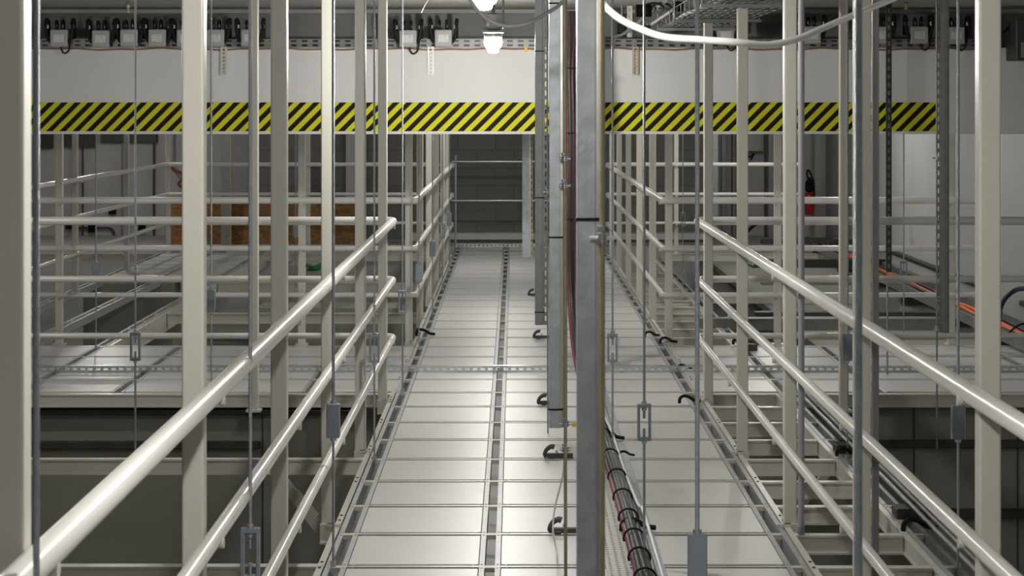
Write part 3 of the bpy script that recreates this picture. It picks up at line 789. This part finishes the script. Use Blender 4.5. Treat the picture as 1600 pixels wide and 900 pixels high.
# ------------------------------------------------------------------ overhead trays and boxes, top right
wt = empty('wire_tray', (1.2, 11.8, 2.33), 'wire basket cable tray under the ceiling at the top right', 'wire tray')
for x in [1.0 + .045 * i for i in range(11)]:
    part(MB().cyl((x, 9.2, 2.33), (x, 13.7, 2.33), .003, 6), 'long_wire', 'zinc', wt)
for i in range(16):
    yy = 9.3 + i * .29
    part(MB().tube(arc_path([(.985, yy, 2.40), (.985, yy, 2.325), (1.465, yy, 2.325), (1.465, yy, 2.40)], .02, 3), .003, 6), 'cross_wire', 'galv_dark', wt)
for x in (.985, 1.465):
    part(MB().cyl((x, 9.2, 2.40), (x, 13.7, 2.40), .003, 6), 'long_wire', 'zinc', wt)
for yy in (10.4, 12.2, 13.6):
    hb = MB().box(.96, 1.49, yy - .02, yy + .02, 2.305, 2.322).cyl((.97, yy, 2.31), (.97, yy, CEIL), .006, 8).cyl((1.48, yy, 2.31), (1.48, yy, CEIL), .006, 8)
    part(hb, 'tray_hanger', 'galv_dark', wt)
for i in range(6):
    x = 1.05 + .06 * i
    m = ['cable_lgrey', 'cable_grey', 'cable_lgrey', 'galv_dark', 'cable_grey', 'cable_lgrey'][i]
    pp = [(x + .02 * math.sin(i + q), 9.2 + q * .75, 2.345 + .006 * math.sin(q * 2 + i)) for q in range(7)]
    o = MB().tube(smooth_path(pp, 4), .011, 8).build('tray_cable', m, None, pp[0])
    tag(o, f'{ORD[i]} cable from the left lying in the wire basket tray', 'cable', 'cables in the wire tray')
for px, py, w, h, y, lab in ((1006, 16.5, 25, 19, 12.3, 'black box hanging by the ceiling above the white cable, nearest'), (1060, 10, 15, 16, 12.3, 'black box hanging beside the wire tray'), (972, 45, 14, 16, 13.6, 'black box low over the beam tray right of the post'), (1012, 44, 9, 9, 13.3, 'small black box at the end of the slanting conduit')):
    c = pt(px, py, y); W = w * y / F; H = h * y / F
    r = empty('ceiling_box', c - Vector((0, 0, H / 2)), lab, 'box', 'black boxes at the ceiling')
    part(MB().bbox(c.x - W / 2, c.x + W / 2, y, y + .06, c.z - H / 2, c.z + H / 2, .004), 'box_body', 'black_plastic', r)
    part(MB().cyl((c.x, y + .03, c.z + H / 2), (c.x, y + .03, CEIL), .006, 8), 'hanger', 'galv_dark', r)
    part(MB().box(c.x - W * .3, c.x + W * .3, y - .004, y, c.z - H * .3, c.z + H * .3), 'box_lid', 'rubber', r)
o = MB().cyl(pt(1018, 38, 13.3), pt(1056, 12, 12.75), .009, 10).build('slanting_conduit', 'alu'); tag(o, 'pale slanting conduit between two black ceiling boxes', 'pipe')
c = pt(984, 42, 13.8)
o = MB().slotted(2, (c.x, 13.8, (Z(58, 13.8) + CEIL) / 2), CEIL - Z(58, 13.8), .036, .004, .02, .03, .012, 1).box(c.x - .018, c.x + .018, 13.81, 13.815, Z(58, 13.8), CEIL).build('tray_drop', 'alu'); tag(o, 'pale short bracket dropping to the beam tray right of the galvanised post', 'bracket')
pp = [pt(1012 + 12 * math.cos(t * .5) + t * 1.0, 12 + 7 * math.sin(t * .5), 12.4 + t * .02) for t in range(26)]
o = MB().tube(smooth_path(pp, 3), .008, 8).build('coiled_cable', 'cable_grey'); tag(o, 'coil of dark cable by the ceiling above the white cable', 'cable')
pp = [pt(960, 58, 13.6), pt(975, 52, 13.6), pt(992, 40, 13.4), pt(1005, 28, 13.1), pt(1020, 16, 13), pt(1040, 2, 12.8), pt(1050, -8, 12.7)]
o = MB().tube(smooth_path(pp, 4), .012, 8).build('flexible_duct', 'galv_dark'); tag(o, 'grey flexible conduit curving up past the black ceiling boxes', 'pipe')
# sprinklers
for px, pb, lab in ((200, 20, 'small brass sprinkler head at the ceiling, top left'), (1416, 15, 'small brass sprinkler head at the ceiling, top right')):
    c = pt(px, pb, 13.3)
    o = MB().lathe(c, [(.006, 0), (.016, .004), (.006, .012), (.008, .03), (.015, .036), (.012, .05), (.012, CEIL - c.z)], 12).build('sprinkler_head', 'brass', None, c); tag(o, lab, 'sprinkler', 'sprinkler heads')
c0x, c1x = X(1588, 13.7), X(1640, 13.7)
o = MB().bbox(c0x, c1x, 13.7, 13.99, Z(94, 13.7), Z(30, 13.7), .006).build('wall_enclosure', 'steel_dk'); tag(o, 'dark steel enclosure on the beam at the top right corner', 'box')
part(MB().box(c0x + .03, c1x - .02, 13.69, 13.7, Z(90, 13.7), Z(66, 13.7)), 'enclosure_lid', 'galv_dark', o)
cable('black_hose', [pt(1566, 52, 13.9), pt(1575, 44, 13.9), pt(1583, 39, 13.9), pt(1590, 36, 13.8)], .008, 'rubber', 'short black cable leading to the dark enclosure at the top right')

# ------------------------------------------------------------------ dim things under and beyond
def dbox(name, x0, x1, y0, y1, z0, z1, m, label, cat, group=None):
    o = MB().bbox(x0, x1, y0, y1, z0, z1, .004).build(name, m, None, ((x0 + x1) / 2, (y0 + y1) / 2, z0)); return tag(o, label, cat, group)
dbox('steel_rail', -6.4, -1.6, 12.72, 12.775, Z(702, 12.72), Z(691, 12.72), 'steel_dk', 'dark steel rail on the lower wall under the left cross walkway', 'rail')
dbox('steel_rail', X(1200, 12.72), 4.5, 12.72, 12.775, Z(700, 12.72), Z(689, 12.72), 'steel_dk', 'upper dark steel rail on the lower wall at right', 'rail')
dbox('steel_rail', X(1200, 12.72), 4.5, 12.72, 12.775, Z(811, 12.72), Z(797, 12.72), 'steel_dk', 'lower dark steel rail on the lower wall at right', 'rail')
dbox('cable_duct', -6.4, -1.0, 12.70, 12.775, Z(633, 12.70), Z(625, 12.70), 'cream_dull', 'dull cream duct hung under the left cross walkway', 'duct')
dbox('cable_duct', 1.8, 4.5, 12.70, 12.775, Z(630, 12.70), Z(622, 12.70), 'cream_dull', 'dull cream duct hung under the right cross walkway', 'duct')
dbox('steel_rail', -6.4, -1.0, 12.70, 12.775, Z(648, 12.70), Z(641, 12.70), 'steel_dk', 'dark rail just below the cream duct on the left', 'rail')
br = MB().obox(pt(440, 748, 10.3), pt(530, 868, 10.3), .03, .05).obox(pt(460, 768, 10.3), pt(494, 808, 10.3), .04, .012, (0, 1, 0))
tag(br.build('diagonal_brace', 'cream_dull'), 'short cream diagonal brace below the walkway edge at lower left', 'brace')
br = MB().obox(pt(1296, 734, 10.6), pt(1255, 785, 10.6), .025, .04)
tag(br.build('diagonal_brace', 'cream_dull'), 'short cream diagonal brace in the open gap right of the walkway', 'brace')
# dark clamp boxes and conduit on the outer channel at right
for i, (px, py, y) in enumerate(((1317, 694, 10.5), (1428, 804, 8.85), (1168, 552, 14.9))):
    x = X(px, y)
    dbox('channel_clamp', 1.665, 1.79, y - .06, y + .06, .0, .045, 'steel_dk', ['dark block clamp on the outer channel, middle of the open frame', 'dark block clamp on the outer channel near the bottom right', 'dark block clamp on the outer channel on the cross walkway'][i], 'clamp', 'dark block clamps on the outer channel')
for x, z, m, lab in ((1.735, .055, 'galv', 'grey conduit lying over the clamps on the outer channel'), (1.775, .053, 'galv_dark', 'darker conduit lying beside the grey one on the outer channel')):
    o = MB().cyl((x, 6.5, z), (x, 12.5, z), .009, 8).build('floor_conduit', m, None, (x, 6.5, z)); tag(o, lab, 'pipe')
# ladder tray with orange cables along the right wall
lt = empty('ladder_tray', (3.86, 19, 0), 'long dark ladder tray on the floor along the right wall', 'cable tray')
for x in (3.70, 4.02): part(MB().box(x - .012, x + .012, 13.2, 25.5, .02, .10), 'side_rail', 'galv_dark', lt)
for i in range(40): part(MB().box(3.71, 4.01, 13.4 + .3 * i, 13.44 + .3 * i, .03, .045), 'rung', 'galv_dark', lt)
for i in range(7):
    yy = 13.5 + i * 1.9
    part(MB().box(3.68, 4.04, yy - .03, yy + .03, -.09 if yy > 15.1 else 0.0, .025), 'tray_foot', 'steel_dk', lt)
for i in range(5):
    x = 3.76 + .042 * i; m = ['cable_grey', 'cable_grey', 'orange', 'orange', 'cable_grey'][i]
    pp = [(x + .012 * math.sin(q * 1.3 + i), 13.2 + q * 1.0, .065 + .012 * math.sin(q * 2.1 + i * 2)) for q in range(13)]
    o = MB().tube(smooth_path(pp, 4), .016, 8).build('tray_cable', m, None, pp[0]); tag(o, f'{"orange" if m == "orange" else "dark grey"} cable in the ladder tray by the right wall, {ORD[i]} from the left', 'cable', 'cables in the ladder tray')
dbox('steel_rail', 4.25, 4.33, 13.6, 25, .12, .16, 'steel_dk', 'dark rail along the foot of the right wall beside the ladder tray', 'rail')
cable('blue_hose', [Vector((3.64, 15.4, -.09)), pt(1561, 500, 15.5), pt(1563, 482, 15.5), pt(1570, 467, 15.5), pt(1582, 456, 15.5), pt(1597, 451, 15.6), pt(1620, 456, 15.8), pt(1640, 490, 16), Vector((4.16, 16.05, -.08))], .019, 'blue', 'navy blue hose arching at the right edge of the photo')
cable('black_hose', [pt(1574, 524, 14.9), pt(1584, 513, 14.9), pt(1598, 506, 14.9), pt(1615, 508, 14.9), pt(1640, 538, 14.9)], .008, 'rubber', 'black hose looping below the navy hose at the right edge')
# steel framing in the right void
for i, (px0, px1, py, y, h, m) in enumerate(((1190, 1345, 378, 25.0, .05, 'steel_dk'), (1180, 1390, 412, 22.0, .09, 'steel_dk'), (1180, 1480, 491, 17.2, .035, 'steel_dk'), (1370, 1405, 478, 17.8, .17, 'galv_dark'), (1090, 1470, 507, 16.4, .10, 'galv_dark'), (1190, 1330, 440, 20, .07, 'galv_dark'))):
    dbox('steel_profile' if i != 3 else 'floor_box', X(px0, y), X(px1, y), y, y + .12, Z(py, y) - h / 2, Z(py, y) + h / 2, m, ['far low dark steel profile in front of the fire extinguisher', 'dark steel profile crossing the right void in its middle', 'thin dark profile crossing the right void near the front', 'dull grey box on the profiles of the right void', 'broad grey profile at the front of the right void', 'grey profile behind the right railing corner'][i], 'steel profile')
# left void: sheds, channel duct
for i, (px0, px1, py0, py1, y) in enumerate(((400, 640, 440, 487, 18.5), (130, 270, 432, 470, 21.0), (450, 560, 408, 436, 23.5))):
    dbox('service_box', X(px0, y), X(px1, y), y, y + .5, -1.0, min(-.05, Z(py0, y)), ['void_floor', 'void_floor', 'box'][i], ['low grey green housing in the left void behind the railing', 'low grey green housing at far left beyond the cross walkway', 'small pale housing under the brown board'][i], 'housing', 'low housings in the left void')
for i in range(9):
    x = -4.2 + .42 * i
    dbox('roof_rib', x, x + .03, 15.6, 18.3, -1.0, -.96, 'steel_dk', f'dark rib on the low roof of the left void, {ORD[i]} from the left', 'rib', 'ribs in the left void')
cable('green_hose', [pt(474, 418, 23.3), pt(480, 414, 23.3), pt(490, 418, 23.2), pt(502, 413, 23.3), pt(497, 420, 23.2), pt(480, 421, 23.2)], .02, 'green', 'small coil of green hose seen under the brown board')
cable('green_hose', [pt(1164, 416, 22.9), pt(1170, 414, 22.9), pt(1178, 417, 22.9), pt(1186, 415, 22.9)], .014, 'green', 'small piece of green hose beyond the near right railing corner')
# OSB board
o = MB().box(X(258, 26.2), X(556, 26.2), 26.2, 26.222, 0.0, Z(318, 26.2)).build('wooden_board', 'osb'); tag(o, 'long brown strand board standing on edge behind the far left railing', 'board')
# back wall dressing, left
def wallpipe(px, py0, py1, w, y, m, label, cat='pipe', group=None, name='wall_conduit'):
    o = MB().bbox(X(px - w / 2, y), X(px + w / 2, y), y, y + .04, Z(py1, y), Z(py0, y), .004).build(name, m); return tag(o, label, cat, group)
for i, (px, w, m) in enumerate(((117, 3, 'steel_dk'), (129, 2, 'steel_dk'), (190, 1.6, 'galv_dark'), (240, 3, 'steel_dk'), (352, 14, 'galv_dark'), (360, 3, 'brass'))):
    wallpipe(px, 205, 400, w, 27.9 if i < 4 else 26.05, m, f'{["thin dark", "thinner dark", "fine grey", "dark", "broad grey", "narrow yellowish"][i]} vertical conduit at the left back wall, {ORD[i]} from the left', 'pipe', 'conduits on the left back wall')
o = MB().tube(smooth_path([pt(264, 180, 27.7), pt(264, 235, 27.7), pt(265, 252, 27.7), pt(272, 266, 27.7), pt(284, 271, 27.7), pt(285, 280, 27.7), pt(279, 287, 27.7), pt(285, 293, 27.7)], 5), .02, 10).build('red_hose', 'red_pipe'); tag(o, 'dark red hose hanging on the left back wall', 'hose')
for px0, px1, py0, py1, lab in ((61, 82, 206, 232, 'dark box at the top left of the left back wall'), (100, 150, 207, 229, 'dark wide box high on the left back wall'), (158, 245, 207, 222, 'long dark trunking high on the left back wall')):
    dbox('wall_box', X(px0, 27.9), X(px1, 27.9), 27.85, 27.98, Z(py1, 27.9), Z(py0, 27.9), 'steel_dk', lab, 'box')
for px, py, lab in ((143, 357, 'small black socket box on the left back wall conduit'), (175, 329, 'small black box on the left wall, upper'), (221, 355, 'small black socket box further right on the left back wall'), (108, 352, 'small black box by the leftmost conduit')):
    dbox('socket_box', X(px - 5, 27.9), X(px + 5, 27.9), 27.88, 27.98, Z(py + 6, 27.9), Z(py - 5, 27.9), 'black_plastic', lab, 'socket', 'small black boxes on the left back wall')
o = MB().tube(arc_path([pt(112, 356, 27.93), pt(170, 356, 27.93), pt(178, 360, 27.93), pt(178, 392, 27.93)], .1), .016, 8).build('wall_conduit', 'steel_dk'); tag(o, 'dark horizontal conduit bending down on the left back wall', 'pipe')
dbox('wall_rail', X(60, 27.9), X(255, 27.9), 27.8, 27.98, Z(386, 27.9), Z(380, 27.9), 'steel_dk', 'dark slotted rail low on the left back wall', 'rail')
# back wall dressing, right
for i, (px, w, m) in enumerate(((1118, 9, 'galv'), (1131, 7, 'galv_dark'), (1144, 2, 'steel_dk'), (1151, 2, 'steel_dk'), (1197, 5, 'steel_dk'), (1205, 9, 'galv_dark'), (1212, 3, 'red_pipe'))):
    wallpipe(px, 205, 385, w, 27.9 if i < 4 else 27.6, m, ['broad galvanised upright at the right back wall', 'dull grey upright right of the broad one', 'thin dark conduit, left of a pair on the right back wall', 'thin dark conduit, right of a pair on the right back wall', 'dark slotted upright at the right back wall', 'grey upright beside the dark slotted one', 'narrow red pipe at the right back wall'][i], 'pipe', None, 'wall_conduit')
dbox('electrical_cabinet', X(1165, 27.8), X(1192, 27.8), 27.7, 27.98, Z(236, 27.8), Z(195, 27.8), 'box', 'grey electrical cabinet high on the right back wall', 'cabinet')
cable('black_hose', [pt(1168, 237, 27.8), pt(1170, 246, 27.8), pt(1178, 240, 27.8), pt(1173, 250, 27.8)], .012, 'rubber', 'dark cable hanging under the grey electrical cabinet')
cable('black_hose', [pt(1160, 372, 26.5), pt(1168, 362, 26.5), pt(1176, 354, 26.5), pt(1182, 350, 26.5)], .022, 'rubber', 'black hose leaning against the right back wall')
dbox('pipe_bracket', X(1250, 27.4), X(1300, 27.4), 27.3, 27.5, Z(378, 27.4), Z(372, 27.4), 'steel_dk', 'dark low bracket below the fire extinguisher', 'bracket')
# fire extinguisher
fy = 27.3
fe = empty('fire_extinguisher', (X(1264.5, fy), fy, Z(335, fy)), 'red fire extinguisher with black top on the right back wall', 'fire extinguisher')
c = Vector((X(1264.5, fy), fy, Z(335, fy))); H = Z(300, fy) - Z(335, fy)
part(MB().lathe(c, [(.05, 0), (.06, .01), (.062, H - .05), (.05, H - .015), (.025, H)], 18), 'cylinder', 'red', fe)
part(MB().lathe(c + Vector((0, 0, H)), [(.05, 0), (.058, .03), (.052, .14), (.03, .17), (.02, .2)], 14), 'black_cover', 'black_plastic', fe)
part(MB().tube(smooth_path([c + Vector((-.02, 0, H + .18)), c + Vector((-.03, 0, H + .27)), c + Vector((-.01, -.02, H + .29)), c + Vector((.035, -.02, H + .2)), c + Vector((.06, -.01, H + .1)), c + Vector((.066, 0, .15))], 5), .014, 8), 'hose', 'rubber', fe)
part(MB().cyl(c + Vector((-.015, -.0635, H * .62)), c + Vector((-.015, -.058, H * .62)), .02, 14), 'white_sign', 'cable_white', fe)
part(MB().box(c.x - .03, c.x + .03, c.y + .05, YF, c.z + .1, c.z + .14), 'wall_hook', 'steel_dk', fe)
# far end of the walkway: dark track under the blockwork
dbox('floor_track', X(700, 26.7), X(1100, 26.7), 26.6, 26.7, 0, .03, 'steel_dk', 'dark floor track at the foot of the blockwork wall', 'track')

# ------------------------------------------------------------------ world, camera
w = bpy.data.worlds.new('World'); sc.world = w; w.use_nodes = True
w.node_tree.nodes['Background'].inputs['Color'].default_value = (.5, .5, .48, 1)
w.node_tree.nodes['Background'].inputs['Strength'].default_value = .02
cam = bpy.data.cameras.new('camera'); co = bpy.data.objects.new('camera', cam); col.objects.link(co)
co.location = (0, 0, EYE); co.rotation_euler = (PI / 2, 0, 0)
cam.sensor_width = 36; cam.lens = 36 * F / 1600
cam.shift_x = -(CX - 800) / 1600; cam.shift_y = -(450 - CY) / 1600
cam.clip_start = .05; cam.clip_end = 100
cam.dof.use_dof = True; cam.dof.focus_distance = 9.5; cam.dof.aperture_fstop = 13
sc.camera = co
sc.view_settings.view_transform = 'Standard'; sc.view_settings.look = 'None'
sc.view_settings.exposure = 0.25; sc.view_settings.gamma = 1; sc.view_settings.use_curve_mapping = False
sc.cycles.max_bounces = 6; sc.cycles.diffuse_bounces = 4; sc.cycles.glossy_bounces = 3
sc.cycles.sample_clamp_indirect = 4
sc.cycles.use_denoising = True
